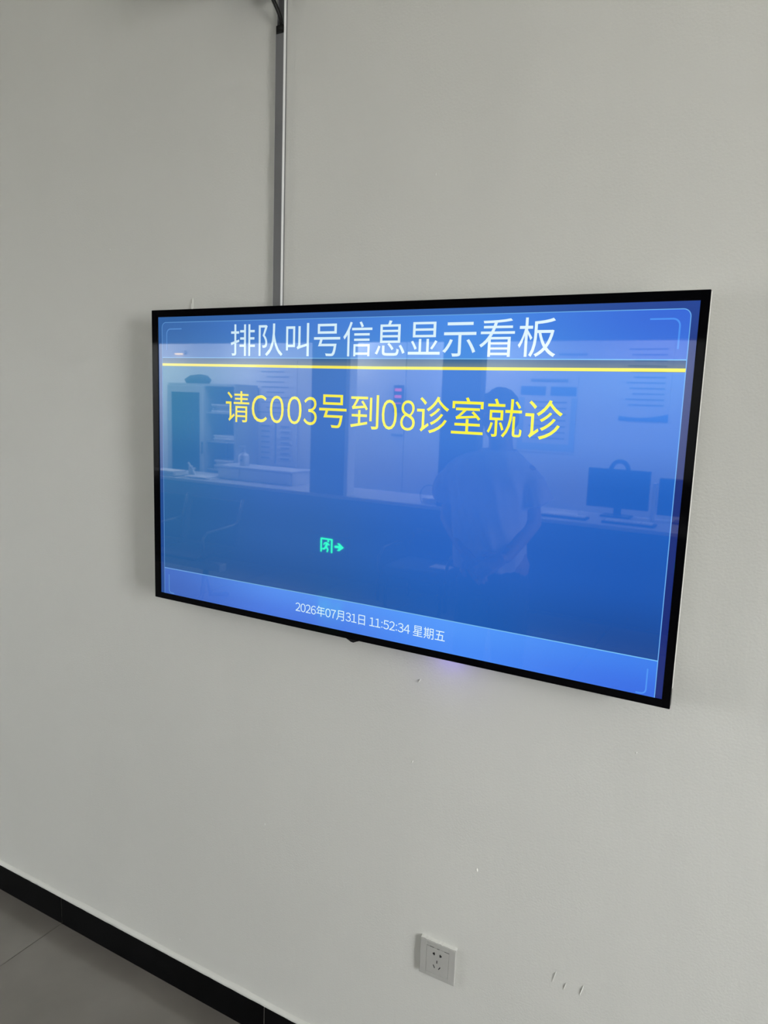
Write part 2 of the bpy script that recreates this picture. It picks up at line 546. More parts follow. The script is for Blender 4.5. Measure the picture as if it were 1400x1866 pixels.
def grid4(stops_x, rows):
    """bilinear table of display colours: stops_x positions, rows = [(z, [colour per stop])], z descending"""
    def f(x, z):
        zs = [r[0] for r in rows]
        i = 0
        while i < len(rows) - 2 and z < zs[i + 1]: i += 1
        tz = (zs[i] - z) / (zs[i] - zs[i + 1])
        k = 0
        while k < len(stops_x) - 2 and x > stops_x[k + 1]: k += 1
        tx = (x - stops_x[k]) / (stops_x[k + 1] - stops_x[k])
        sm = lambda v: max(0, min(1, v)) ** 2 * (3 - 2 * max(0, min(1, v)))
        return mixc(mixc(rows[i][1][k], rows[i][1][k + 1], sm(tx)), mixc(rows[i + 1][1][k], rows[i + 1][1][k + 1], sm(tx)), sm(tz))
    return f


def finish(o, colf):
    me = o.data
    at = me.color_attributes.new('Col', 'FLOAT_COLOR', 'POINT')
    org = ORG[o.name]
    for i, v in enumerate(me.vertices):
        at.data[i].color = (*lin(colf(v.co.x + org.x, v.co.z + org.z - CZ)), 1)
    return o


def panel(name, x0, x1, z0, z1, layer, colf, nx, nz, parent, rtop=0.0):
    bm = bmesh.new()
    zs = [z0 + (z1 - z0) * j / nz for j in range(nz + 1)]
    if rtop:
        zs = sorted(set(zs + [z1 - rtop * (1 - math.sin(math.pi / 2 * q / 6)) for q in range(7)]))
    rows = []
    for z in zs:
        ins = 0
        if rtop and z > z1 - rtop: ins = rtop - math.sqrt(max(0, rtop ** 2 - (z - (z1 - rtop)) ** 2))
        rows.append([bm.verts.new((x0 + ins + (x1 - x0 - 2 * ins) * i / nx, -0.07 - layer * 0.00012, CZ + z)) for i in range(nx + 1)])
    for a, b in zip(rows, rows[1:]):
        for i in range(nx): bm.faces.new((a[i], a[i + 1], b[i + 1], b[i]))
    return finish(obj(name, bm, SM, parent), colf)


def stroke(name, pts, wd, layer, colf, parent):
    """flat line along a path in the plane of the picture"""
    bm = bmesh.new()
    pts = [Vector((x, z)) for x, z in pts]
    prev = None
    for i, q in enumerate(pts):
        d = (pts[min(i + 1, len(pts) - 1)] - pts[max(i - 1, 0)]).normalized()
        nrm = Vector((-d.y, d.x)) * wd / 2
        row = [bm.verts.new((s.x, -0.07 - layer * 0.00012, CZ + s.y)) for s in (q - nrm, q + nrm)]
        if prev: bm.faces.new((prev[0], row[0], row[1], prev[1]))
        prev = row
    bmesh.ops.recalc_face_normals(bm, faces=bm.faces[:])
    for f in bm.faces:
        f.normal_update()
        if f.normal.y > 0: f.normal_flip()
    return finish(obj(name, bm, SM, parent), colf)


def arc(cx, cz, r, a0, a1, n=8):
    return [(cx + r * math.cos(R(a0 + (a1 - a0) * k / n)), cz + r * math.sin(R(a0 + (a1 - a0) * k / n))) for k in range(n + 1)]


def lettering(name, runs, layer, colf, parent):
    """runs: (string, x0, x1, z0, z1) fitted to their measured boxes, one mesh for the whole line"""
    bm = bmesh.new()
    for s, x0, x1, z0, z1 in runs:
        c = bpy.data.curves.new('tmp', 'FONT'); c.body = s; c.size = 1; c.resolution_u = 4
        o = bpy.data.objects.new('tmp', c); COL.objects.link(o)
        dg = bpy.context.evaluated_depsgraph_get()
        me = bpy.data.meshes.new_from_object(o.evaluated_get(dg))
        bpy.data.objects.remove(o, do_unlink=True); bpy.data.curves.remove(c)
        xs = [v.co.x for v in me.vertices]; ys = [v.co.y for v in me.vertices]
        a, b, d, e = min(xs), max(xs), min(ys), max(ys)
        t = bmesh.new(); t.from_mesh(me); bpy.data.meshes.remove(me)
        for v in t.verts:
            v.co = Vector((x0 + (v.co.x - a) / (b - a) * (x1 - x0), -0.07 - layer * 0.00012, CZ + z0 + (v.co.y - d) / (e - d) * (z1 - z0)))
        merge(bm, t)
    return finish(obj(name, bm, SM, parent), colf)


FX, FT = 0.5925, 0.3277
sx = [-0.6, -0.2, 0.2, 0.6]
c_border = grid4(sx, [(0.34, [(48, 96, 158), (50, 96, 168), (52, 98, 172), (40, 70, 148)]), (0.22, [(44, 84, 144), (40, 90, 170), (40, 90, 170), (34, 54, 124)]), (-0.34, [(30, 72, 142), (30, 60, 140), (30, 60, 140), (24, 42, 118)])])
c_head = grid4(sx, [(0.33, [(58, 104, 168), (70, 124, 208), (74, 138, 228), (58, 106, 216)]), (0.245, [(66, 116, 178), (78, 134, 206), (76, 144, 228), (62, 116, 220)])])
c_band = grid4(sx, [(0.246, [(62, 100, 140), (60, 98, 150), (60, 102, 150), (46, 86, 140)]), (0.229, [(92, 120, 142), (104, 126, 146), (110, 132, 146), (84, 108, 132)])])
c_body = grid4(sx, [(0.23, [(70, 132, 168), (70, 119, 192), (76, 132, 220), (68, 136, 228)]), (0.12, [(62, 123, 166), (66, 115, 194), (66, 124, 214), (58, 122, 218)]),
                    (0.0, [(50, 107, 160), (58, 108, 188), (52, 108, 202), (32, 96, 190)]), (-0.13, [(44, 96, 152), (49, 98, 170), (40, 98, 190), (28, 88, 180)]), (-0.275, [(38, 88, 146), (40, 87, 154), (30, 90, 174), (24, 72, 148)])])
c_foot = grid4(sx, [(-0.27, [(62, 106, 194), (84, 142, 238), (84, 152, 250), (60, 126, 236)]), (-0.34, [(58, 100, 186), (72, 120, 224), (74, 140, 246), (54, 108, 226)])])
white = lambda x, z: mixc((206, 232, 246), (228, 248, 255), (x + .4) / .8)
yellow = lambda x, z: mixc((246, 232, 92), (252, 248, 62), (x + .4) / .8)
ledge = lambda x, z: mixc((92, 146, 206), (104, 170, 238), (x + .6) / 1.2)
cyan = lambda x, z: mixc((112, 166, 216), (116, 192, 250), (x + .6) / 1.2)
brack = lambda x, z: mixc((84, 136, 200), (78, 148, 244), (x + .6) / 1.2)

scr = panel('display', -DX, DX, -0.3402, 0.3402, 0, c_border, 24, 16, tv)
scr['label'] = 'glossy blue display showing a queue notice'
panel('body_panel', -FX, FX, -0.2725, 0.2262, 1, c_body, 48, 24, scr)
panel('grey_band', -FX, FX, 0.2250, 0.2460, 1.5, c_band, 32, 6, scr)  # graded grey band belonging to the page graphics
panel('header_panel', -FX, FX, 0.2455, FT, 2, c_head, 48, 6, scr, rtop=0.0125)
panel('footer_panel', -FX, FX, -0.3402, -0.2725, 2, c_foot, 48, 6, scr)
stroke('frame_line', [(-FX, -0.3402)] + arc(-FX + .0125, FT - .0125, .0125, 180, 90) + arc(FX - .0125, FT - .0125, .0125, 90, 0) + [(FX, -0.3402)], 0.0016, 3, ledge, scr)
stroke('header_line', [(-FX, 0.2455), (0, 0.2455), (FX, 0.2455)], 0.0018, 3, cyan, scr)
stroke('yellow_rule', [(-FX, 0.2290), (0, 0.2268), (FX, 0.2287)], 0.0058, 3, lambda x, z: mixc((236, 218, 106), (252, 240, 84), (x + .6) / .7), scr)
stroke('footer_line', [(-FX, -0.2745), (0, -0.2718), (FX, -0.2728)], 0.0019, 3, cyan, scr)
for s in (-1, 1):
    stroke('corner_bracket', [(s * 0.529, 0.3122)] + [(s * (0.5655 + .0115 * math.sin(R(q))), 0.3007 + .0115 * math.cos(R(q))) for q in range(0, 91, 15)] + [(s * 0.577, 0.263)], 0.0028, 4, brack, scr)
    stroke('corner_bracket', [(s * 0.577, -0.290)] + [(s * (0.5685 + .0085 * math.cos(R(q))), -0.3285 - .0085 * math.sin(R(q))) for q in range(0, 91, 15)] + [(s * 0.560, -0.337)], 0.0026, 4, brack, scr)
lettering('title_lettering', [('排队叫号信息显示看板', -0.3784, 0.3718, 0.2495, 0.3203)], 5, white, scr)
lettering('message_lettering', [('请', -0.3925, -0.3235, 0.1010, 0.1712), ('Ｃ', -0.3165, -0.2730, 0.1035, 0.1640), ('０', -0.2650, -0.2270, 0.1035, 0.1640), ('０', -0.2170, -0.1790, 0.1035, 0.1640), ('３', -0.1735, -0.1390, 0.1035, 0.1640),
                                ('号到', -0.1330, 0.0135, 0.1005, 0.1722), ('０', 0.0210, 0.0560, 0.1035, 0.1640), ('８', 0.0640, 0.0970, 0.1035, 0.1640), ('诊室就诊', 0.1010, 0.3935, 0.1010, 0.1735)], 5, yellow, scr)
def measured(ch):
    c = bpy.data.curves.new('tmp', 'FONT'); c.body = ch; c.size = 1
    o = bpy.data.objects.new('tmp', c); COL.objects.link(o)
    me = bpy.data.meshes.new_from_object(o.evaluated_get(bpy.context.evaluated_depsgraph_get()))
    bpy.data.objects.remove(o, do_unlink=True); bpy.data.curves.remove(c)
    xs = [v.co.x for v in me.vertices]; ys = [v.co.y for v in me.vertices]
    bpy.data.meshes.remove(me)
    return min(xs), max(xs), min(ys), max(ys)


def spaced(text, x0, x1, zb, em_h):
    """mixed numerals and characters set on one baseline between x0 and x1"""
    adv = {**{d: 0.56 for d in '0123456789'}, ':': 0.27, ' ': 0.25}
    tot = sum(adv.get(ch, 1.0) for ch in text); em = (x1 - x0) / tot
    out, x = [], x0
    for ch in text:
        a = adv.get(ch, 1.0)
        if ch != ' ':
            wide = chr(ord(ch) + 0xFEE0) if ch in adv else ch
            g = measured(wide)
            off = 0.0
            if ch == ':': g = (0.08, 0.19, 0.05, 0.56)
            elif ch in adv: off = -(1.0 - a) / 2
            out.append((wide, x + (g[0] + off) * em, x + (g[1] + off) * em, zb + g[2] * em_h, zb + g[3] * em_h))
        x += a * em
    return out


lettering('clock_lettering', spaced('2026年07月31日 11:52:34 星期五', -0.1862, 0.1865, -0.3163, 0.0262), 5, white, scr)

# ================================================================== trunking, cable and socket on the screen wall
TXL, TXR, TD = -0.3060, -0.2855, 0.012
tr = thing('cable_trunking', 'narrow grey cable trunking running up the wall above the screen', 'trunking', (-0.2957, 0, 1.80))
obj('cover', B(TXL, TXR, -TD, -0.0045, 1.80, 2.4615, bev=0.0005), M['trunking'], tr)
bm = bmesh.new()
box(bm, TXL - 0.0006, TXR + 0.0012, -0.0045, 0.0, 1.80, 2.80, bev=0.0005, seg=1)
obj('backing_strip', bm, M['trunking'], tr)
for a_, b_, zt in ((TXR - 0.0002, TXR + 0.0014, 2.80), (TXL - 0.0014, TXL + 0.0002, 2.4615)):
    obj('channel_side', B(a_, b_, -0.0112, -0.0044, 1.80, zt, bev=0.0003, seg=1), M['white_plastic'], tr)['label'] = 'channel side whitened for the light on it'  # white colour stands in for bright side light on the trunking
bm = bmesh.new()
box(bm, TXL - 0.0002, TXL + 0.0014, -0.0075, -0.004, 2.476, 2.80, bev=0.0003, seg=1)
obj('channel_lip', bm, M['trunking'], tr)
# narrow bead of paint squeezed along the trunking foot
for z in (2.37, 2.04, 1.985):
    obj('paint_bead', B(TXL - 0.0026, TXL - 0.0015, -0.0015, 0.0006, z - 0.03, z + 0.02, bev=0.0004, seg=1), M['white_plastic'], tr)

cb = thing('power_cable', 'black twin cable entering the trunking at the top of the picture', 'cable', (-0.29, -0.02, 2.44))
obj('tape_collar', B(TXL + 0.0012, TXR + 0.0004, -0.0135, -0.0045, 2.4600, 2.4765, bev=0.0012), M['rubber'], cb)
for k, dx in enumerate((-0.0023, 0.0023)):
    pts = [(-0.2915 + dx, -0.009, 2.455)] + bez((-0.2915 + dx, -0.010, 2.470), (-0.290 + dx, -0.013, 2.495), (-0.300 + dx, -0.026, 2.512), (-0.314 + dx, -0.028, 2.545)) + [(-0.327 + dx, -0.03, 2.60)]
    obj('strand', tube(bmesh.new(), pts, 0.0027, 10), M['rubber'], cb, smooth=True)
jb = thing('junction_box', 'dark box on the trunking cut off by the upper picture edge', 'box', (-0.31, 0, 2.531))
obj('neck', B(-0.310, -0.2745, -0.030, -0.0046, 2.5315, 2.575, bev=0.002), M['black_plastic'], jb)
obj('box_body', B(-0.47, -0.255, -0.15, -0.0046, 2.575, 2.70, bev=0.006), M['black_plastic'], jb)  # unseen upper part, widened and deepened to cast the shadow on the wall

SX0, SX1, SZ0, SZ1 = 0.1365, 0.2225, 0.3935, 0.4795
so = thing('wall_socket', 'white five-hole wall socket low on the plaster below the screen', 'socket', ((SX0 + SX1) / 2, 0, SZ0))
obj('back_box', B(SX0 + 0.001, SX1 - 0.001, -0.007, 0, SZ0 + 0.001, SZ1 - 0.001), M['socket'], so)
bm = bmesh.new()
fr = 0.0155
for a in ((SX0, SX0 + fr, SZ0, SZ1), (SX1 - fr, SX1, SZ0, SZ1), (SX0 + fr, SX1 - fr, SZ0, SZ0 + 0.010), (SX0 + fr, SX1 - fr, SZ1 - 0.0105, SZ1)):
    box(bm, a[0], a[1], -0.0105, -0.002, a[2], a[3], bev=0.0007, seg=2)
obj('cover_frame', bm, M['socket'], so)
ins = obj('socket_face', B(SX0 + fr + 0.0005, SX1 - fr - 0.0005, -0.0108, -0.003, SZ0 + 0.0107, SZ1 - 0.0112, bev=0.0006), M['socket'], so)
scx, scz = (SX0 + SX1) / 2 - 0.0005, (SZ0 + SZ1) / 2
def slot(dx, dz, w_, h_, ang, extra=None):
    bm = bmesh.new()
    box(bm, -w_ / 2, w_ / 2, -0.01095, -0.0105, -h_ / 2, h_ / 2)
    if extra: box(bm, *extra, -0.01096, -0.0105, -0.0019, 0.0019)
    bmesh.ops.rotate(bm, verts=bm.verts, cent=(0, 0, 0), matrix=Matrix.Rotation(ang, 3, 'Y'))
    bmesh.ops.translate(bm, verts=bm.verts, vec=(scx + dx, 0, scz + dz))
    obj('slot', bm, M['socket_hole'], ins)
slot(-0.0075, 0.0175, 0.0026, 0.0072, 0, (-0.0036, 0.0018))
slot(0.0075, 0.0175, 0.0026, 0.0072, 0, (-0.0018, 0.0036))
slot(0.0, -0.0005, 0.0021, 0.0072, 0)
slot(-0.0068, -0.0138, 0.0021, 0.0080, R(-30))
slot(0.0068, -0.0138, 0.0021, 0.0080, R(30))
bm = bmesh.new(); prev = None
for k in range(31):
    x = SX0 - 0.001 + (SX1 - SX0 + 0.002) * k / 30
    q = noise.noise(Vector((x * 140, 2.2, 0)))
    h_ = SZ1 + 0.0016 + 0.0014 * q; d_ = 0.0070 + 0.0022 * noise.noise(Vector((x * 210, 5.2, 0)))
    row = [bm.verts.new((x, -d_, SZ1 - 0.0003)), bm.verts.new((x, -d_ * .6, h_)), bm.verts.new((x, 0.001, h_ + 0.002)), bm.verts.new((x, 0.001, SZ1 - 0.0003))]
    if prev:
        for q_ in range(4): bm.faces.new((prev[q_], row[q_], row[(q_ + 1) % 4], prev[(q_ + 1) % 4]))
    else: bm.faces.new(row)
    prev = row
bm.faces.new(prev[::-1]); bmesh.ops.recalc_face_normals(bm, faces=bm.faces[:])
obj('filler_bead', bm, M['wall'], so)
for x, wd in ((0.160, 0.010), (0.178, 0.006), (0.196, 0.012)):
    obj('filler_gap', B(x, x + wd, -0.0108, -0.0100, SZ1 - 0.0111, SZ1 - 0.0104), M['socket_hole'], so)

# ================================================================== reception counter and office, seen by reflection in the screen
RF = 'mirrored in the screen'
ct = obj('counter_top', B(-7.6, 2.6, YF - 0.62, YF + 0.03, SZ, SZ + 0.032, bev=0.004), pmat('pale_worktop', (0.55, 0.55, 0.56), 0.35), origin=(-1, YF, SZ))
tag(ct, 'long pale worktop along the reception front, mirrored in the screen', 'counter')
CT = SZ + 0.032

# steel filing cabinet with one glazed door
fx0, fx1, fy0, fy1, fz = -6.17, -5.08, -6.02, -5.6, 1.81
fc = thing('filing_cabinet', 'tall grey steel cabinet with glazed door, mirrored at the screen edge', 'cabinet', ((fx0 + fx1) / 2, -5.8, 0))
bm = bmesh.new()
box(bm, fx0, fx0 + .02, fy0, fy1, 0, fz); box(bm, fx1 - .02, fx1, fy0, fy1, 0, fz); box(bm, fx0 + .02, fx1 - .02, fy0, fy0 + .02, 0, fz)
box(bm, fx0 + .02, fx1 - .02, fy0 + .02, fy1, fz - .03, fz); box(bm, fx0 + .02, fx1 - .02, fy0 + .02, fy1, 0, .08); box(bm, -5.585, -5.555, fy0 + .02, fy1, .08, fz - .03)
obj('carcass', bm, M['grey_steel'], fc)
for z in (0.75, 1.1, 1.45):
    obj('shelf', B(fx0 + .02, fx1 - .02, fy0 + .02, fy1 - .03, z, z + .02), M['grey_steel'], fc)
bm = bmesh.new()
for a in ((fx0, fx0 + .07, .08, fz - .03), (-5.63, -5.56, .08, fz - .03), (fx0 + .07, -5.63, .08, .15), (fx0 + .07, -5.63, fz - .11, fz - .03)):
    box(bm, a[0], a[1], fy1, fy1 + .02, a[2], a[3], bev=.002, seg=1)
dr = obj('door', bm, pmat('pale_door_frame', (0.5, 0.52, 0.55), 0.4), fc)
obj('pane', B(fx0 + .07, -5.63, fy1 + .007, fy1 + .012, .15, fz - .11), M['glass'], dr)
obj('handle', B(-5.60, -5.585, fy1 + .02, fy1 + .035, 0.95, 1.1, bev=.003), M['steel'], dr)
# files lying and standing on the open shelves
for k, (x, z, wd, h, lbl) in enumerate(((-5.50, 1.47, .30, .10, 'crumpled white folder on the upper cabinet shelf'), (-5.48, 1.12, .34, .07, 'white paper stack on the middle cabinet shelf'),
                                        (-5.46, 0.77, .30, .12, 'pile of white forms on the lower cabinet shelf'))):
    bm = bmesh.new()
    for q in range(4):
        a = random.uniform(-.02, .02)
        box(bm, x + a, x + wd + a, -5.9, -5.66 + random.uniform(-.02, .02), z + h * q / 4, z + h * (q + .86) / 4, bev=.002, seg=1)
    tag(obj('document_stack', bm, M['paper']), lbl + ', ' + RF, 'papers', 'papers in the cabinet')
for k in range(6):
    x = -6.08 + k * .07
    tag(obj('box_file', B(x, x + .055, -5.9, -5.68, 1.12, 1.12 + .25 + .02 * (k % 2), bev=.003, seg=1), M[('grey_steel', 'blue_print', 'paper')[k % 3]]), ('grey', 'blue', 'white')[k % 3] + ' box file standing behind the glazed cabinet door, ' + RF, 'box file', 'files in the cabinet')
bm = bmesh.new(); loft(bm, [((-5.86, -5.8, fz), .17, .10), ((-5.86, -5.8, fz + .05), .20, .12), ((-5.84, -5.8, fz + .10), .13, .08), ((-5.82, -5.8, fz + .115), .03, .03)], 20)
tag(obj('dark_bag', bm, M['dark_cloth'], smooth=True), 'dark soft bag lying on top of the filing cabinet, ' + RF, 'bag')
# little warm lamp on the office wall
lp = thing('wall_lamp', 'small warm lit lamp high on the office wall, mirrored near the screen corner', 'lamp', (-6.42, YO, 2.17))
obj('lamp_base', B(-6.52, -6.30, YO, YO + .03, 2.2, 2.24, bev=.004), M['white_plastic'], lp)
obj('lamp_tube', B(-6.48, -6.35, YO + .005, YO + .025, 2.189, 2.2, bev=.003), emat('warm_tube', (1.0, 0.70, 0.30), 16.0), lp)


def poster(name, label, x0, x1, z0, z1, y, rows, boxes=(), base='paper', wave=False):
    """sheet on the wall with rows of unreadable print"""
    r = thing(name, label, 'notice', ((x0 + x1) / 2, y, z0))
    obj('sheet', B(x0, x1, y, y + .006, z0, z1), M[base], r)
    for (a, b, c, d, mt) in boxes:
        obj('printed_box', B(a, b, y + .006, y + .008, c, d), M[mt], r)
    for (a, b, z, h) in rows:
        obj('print_line', B(a, b, y + .008, y + .0095, z, z + h), M['ink'], r)
    if wave:
        bm = bmesh.new(); v0 = []; v1 = []
        for k in range(17):
            t = k / 16; x = x0 + (x1 - x0) * t
            v0.append(bm.verts.new((x, y + .0085, z0))); v1.append(bm.verts.new((x, y + .0085, z0 + .045 + .03 * t * t - .02 * math.sin(t * 3.1))))
        for k in range(16): bm.faces.new((v0[k + 1], v0[k], v1[k], v1[k + 1]))
        obj('blue_wave', bm, M['blue_print'], r)
    return r


poster('notice_board', 'wide notice with indented print lines above the label board, ' + RF, -5.20, -4.50, 1.44, 2.12, YO,
       [(-5.12 + .08 * (k % 3), -4.62 - .07 * (k % 2), 2.04 - k * .062, .012) for k in range(10)])
lb = thing('label_board', 'white board of small name slips in two columns, ' + RF, 'board', (-4.78, YO, 0.84))
obj('backing', B(-5.10, -4.49, YO, YO + .02, .84, 1.40, bev=.003), M['paper'], lb)
obj('centre_rail', B(-4.81, -4.795, YO + .02, YO + .03, .86, 1.38), M['ink'], lb)
for c in range(2):
    for k in range(7):
        x = -5.05 + c * .30; z = 1.30 - k * .066
        s_ = obj('name_slip', B(x, x + .2, YO + .02, YO + .026, z, z + .045), M['white_plastic'], lb)
        obj('slip_print', B(x + .03, x + .16, YO + .026, YO + .0275, z + .012, z + .03), M['ink'], s_)

# white low cabinet standing on the worktop with a pump bottle on it
lc = thing('low_cabinet', 'low white two-door cabinet on the worktop, ' + RF, 'cabinet', (-4.1, -4.9, CT))
obj('carcass', B(-4.60, -3.62, -5.08, -4.76, CT, CT + .125, bev=.003), M['white_plastic'], lc)
for a, b in ((-4.59, -4.30), (-4.29, -3.63)):
    obj('door', B(a, b, -4.76, -4.748, CT + .006, CT + .12, bev=.002), M['white_plastic'], lc)
obj('top_board', B(-4.62, -3.60, -5.09, -4.735, CT + .125, CT + .145, bev=.004), pmat('pale_top', (0.62, 0.64, 0.66), 0.4), lc)
sb = thing('pump_bottle', 'white pump bottle of hand gel standing on the low cabinet, ' + RF, 'bottle', (-4.36, -4.9, CT + .145))
BZ = CT + .145
obj('bottle_body', lathe(bmesh.new(), (-4.36, -4.9, BZ), [(.05, 0), (.056, .008), (.056, .10), (.045, .125), (.02, .135), (.018, .15)]), M['white_plastic'], sb, smooth=True)
bm = bmesh.new(); lathe(bm, (-4.36, -4.9, BZ + .15), [(.02, 0), (.02, .018), (.007, .02), (.007, .05)]); box(bm, -4.42, -4.345, -4.91, -4.89, BZ + .198, BZ + .212, bev=.003)
obj('pump', bm, M['white_plastic'], sb)
obj('badge', B(-4.368, -4.342, -4.846, -4.842, BZ + .05, BZ + .075, bev=.001), M['ink'], sb)

# things lying along the worktop
def paper_heap(x, y, n, lbl):
    bm = bmesh.new()
    for q in range(n):
        a = random.uniform(-.03, .03); b_ = random.uniform(-.02, .02)
        box(bm, x - .15 + a, x + .15 + a, y - .1 + b_, y + .1 + b_, CT + q * .012, CT + q * .012 + .010, bev=.002, seg=1)
    tag(obj('paper_heap', bm, M['paper']), lbl, 'papers', 'papers on the worktop')
paper_heap(-5.15, -4.62, 5, 'heap of white papers on the worktop at the bezel, ' + RF)
paper_heap(-4.72, -4.66, 2, 'thin sheaf of white papers beside the low cabinet, ' + RF)
bm = bmesh.new()
for q in range(3):
    tube(bm, bez((-4.9 + q * .02, -4.68, CT), (-4.93 + q * .03, -4.66, CT + .06), (-4.88, -4.66, CT + .10), (-4.94 + q * .05, -4.67, CT + .15 - q * .03), 8), [.025 - .002 * k for k in range(9)], 8)
tag(obj('tissue_pack', bm, M['paper'], smooth=True), 'crumpled white tissue standing on the worktop, ' + RF, 'tissue')
# item by the second opening
bk = thing('wire_basket', 'small wire basket of white papers on the worktop beside the person, ' + RF, 'basket', (-1.97, -4.65, CT))
obj('tray', B(-2.05, -1.89, -4.75, -4.56, CT + .01, CT + .05, bev=.005), M['paper'], bk)
obj('loop', tube(bmesh.new(), bez((-2.07, -4.6, CT), (-2.15, -4.6, CT + .16), (-1.95, -4.6, CT + .22), (-1.9, -4.6, CT + .10), 14), .004, 8), M['screen_back'], bk, smooth=True)

# tall white cupboard and wall unit with red figures behind the second opening
cu = thing('tall_cupboard', 'tall plain white cupboard with one upright seam, ' + RF, 'cupboard', (-3.0, -5.9, 0))
obj('carcass', B(-4.0, -2.30, -6.02, -5.72, 0.002, 2.35, bev=.003), M['white_wall'], cu)
for a, b in ((-3.99, -2.855), (-2.845, -2.31)):
    obj('door', B(a, b, -5.72, -5.70, .05, 2.33, bev=.003), M['white_wall'], cu)
du = thing('digit_display', 'small black unit with red glowing digits on the cupboard, ' + RF, 'display', (-2.92, -5.69, 1.55))
obj('housing', B(-2.975, -2.865, -5.70, -5.67, 1.56, 1.85, bev=.004), M['screen_back'], du)
red = emat('red_digits', (1.0, 0.06, 0.12), 6.0)
for z in (1.785, 1.715, 1.655):
    obj('digit_row', B(-2.96, -2.88, -5.67, -5.667, z, z + (.03 if z > 1.7 else .01)), red, du)
tag(obj('door_label', B(-3.0, -2.86, -5.70, -5.694, 1.31, 1.335), M['ink']), 'dark narrow label strip under the red digits, ' + RF, 'label')

# notices behind the third opening
poster('wall_chart', 'framed chart with two blue boxes beside the reflected head', -1.71, -1.12, 1.22, 1.98, YO,
       [(-1.60, -1.22, 1.925, .03)] + [(-1.60 + .06 * (k % 2), -1.22, 1.72 - k * .06, .012) for k in range(7)],
       [(-1.70, -1.44, 1.79, 1.88, 'blue_print'), (-1.39, -1.13, 1.79, 1.88, 'blue_print'), (-1.71, -1.655, 1.24, 1.77, 'pale_blue'), (-1.175, -1.12, 1.24, 1.77, 'pale_blue'), (-1.655, -1.175, 1.24, 1.31, 'pale_blue')])
poster('wall_notice', 'white text notice with a blue wave along its foot, ' + RF, -0.71, -0.26, 1.575, 2.30, YO,
       [(-0.66 + .03 * (k % 3), -0.31, 2.24 - k * .052, .012) for k in range(11)], wave=True)
poster('name_plate', 'thin plate of print high between the two notices, ' + RF, -1.36, -1.02, 2.15, 2.24, YO, [(-1.33, -1.05, 2.185, .02)])

# two computer screens seen from behind, keyboards and papers on the worktop
def monitor(x0, x1, z0, z1, y, label, arch):
    r = thing('computer_monitor', label, 'monitor', ((x0 + x1) / 2, y, CT), 'monitors on the worktop')
    obj('panel', B(x0, x1, y - .02, y + .02, z0, z1, bev=.004), M['screen_back'], r)
    xc = (x0 + x1) / 2
    obj('neck', B(xc - .03, xc + .03, y - .05, y - .02, CT + .01, z0 + .12, bev=.003), M['screen_back'], r)
    obj('foot', B(xc - .12, xc + .12, y - .11, y + .07, CT, CT + .012, bev=.003), M['screen_back'], r)
    if arch:
        obj('carry_arch', tube(bmesh.new(), bez((xc - .07, y, z1 - .005), (xc - .06, y, z1 + .09), (xc + .06, y, z1 + .09), (xc + .07, y, z1 - .005), 12), .018, 8), M['screen_back'], r, smooth=True)
monitor(-0.70, -0.20, 0.865, 1.19, -4.98, 'dark computer monitor with an arch on top, ' + RF, True)
monitor(-0.13, 0.37, 0.845, 1.145, -4.98, 'dark computer monitor at the bezel beside another one, ' + RF, False)
for x, lbl in ((-0.80, 'pale keyboard on the worktop nearer the person, '), (-0.28, 'pale keyboard below the reflected monitors, ')):
    kb = thing('keyboard', lbl + RF, 'keyboard', (x, -4.62, CT), 'keyboards')
    obj('tray', B(x - .2, x + .2, -4.70, -4.57, CT, CT + .018, bev=.004), M['screen_back'], kb)
    for rr in range(4):
        for cc in range(12):
            obj('key', B(x - .18 + cc * .03, x - .155 + cc * .03, -4.69 + rr * .028, -4.668 + rr * .028, CT + .018, CT + .025), M['paper'], kb)
tag(obj('desk_sheet', B(-0.98, -0.74, -4.86, -4.74, CT, CT + .012, bev=.002), M['paper']), 'white sheet lying behind the keyboard, ' + RF, 'papers', 'papers on the worktop')
tag(obj('white_stand', B(-0.175, -0.145, -5.02, -4.95, CT, 1.10, bev=.004), M['white_plastic']), 'slim white upright stand between the two monitors, ' + RF, 'stand')

# office ceiling lamps, unseen, added to brighten the office and fill the corridor
for x, lum in ((-6.8, 48.0), (-5.2, 48.0), (-3.6, 46.0), (-2.0, 38.0), (-0.4, 26.0), (1.2, 22.0)):
    r = thing('added_ceiling_light', 'unseen square ceiling lamp added to light the office', 'lamp', (x, -5.3, 2.585), 'added office lamps')
    obj('lamp_frame', B(x - .32, x + .32, -5.62, -4.98, 2.585, 2.6), M['alu'], r)
    obj('diffuser', B(x - .29, x + .29, -5.59, -5.01, 2.575, 2.585), emat('added_panel_glow', (0.95, 0.98, 1.0), lum), r)

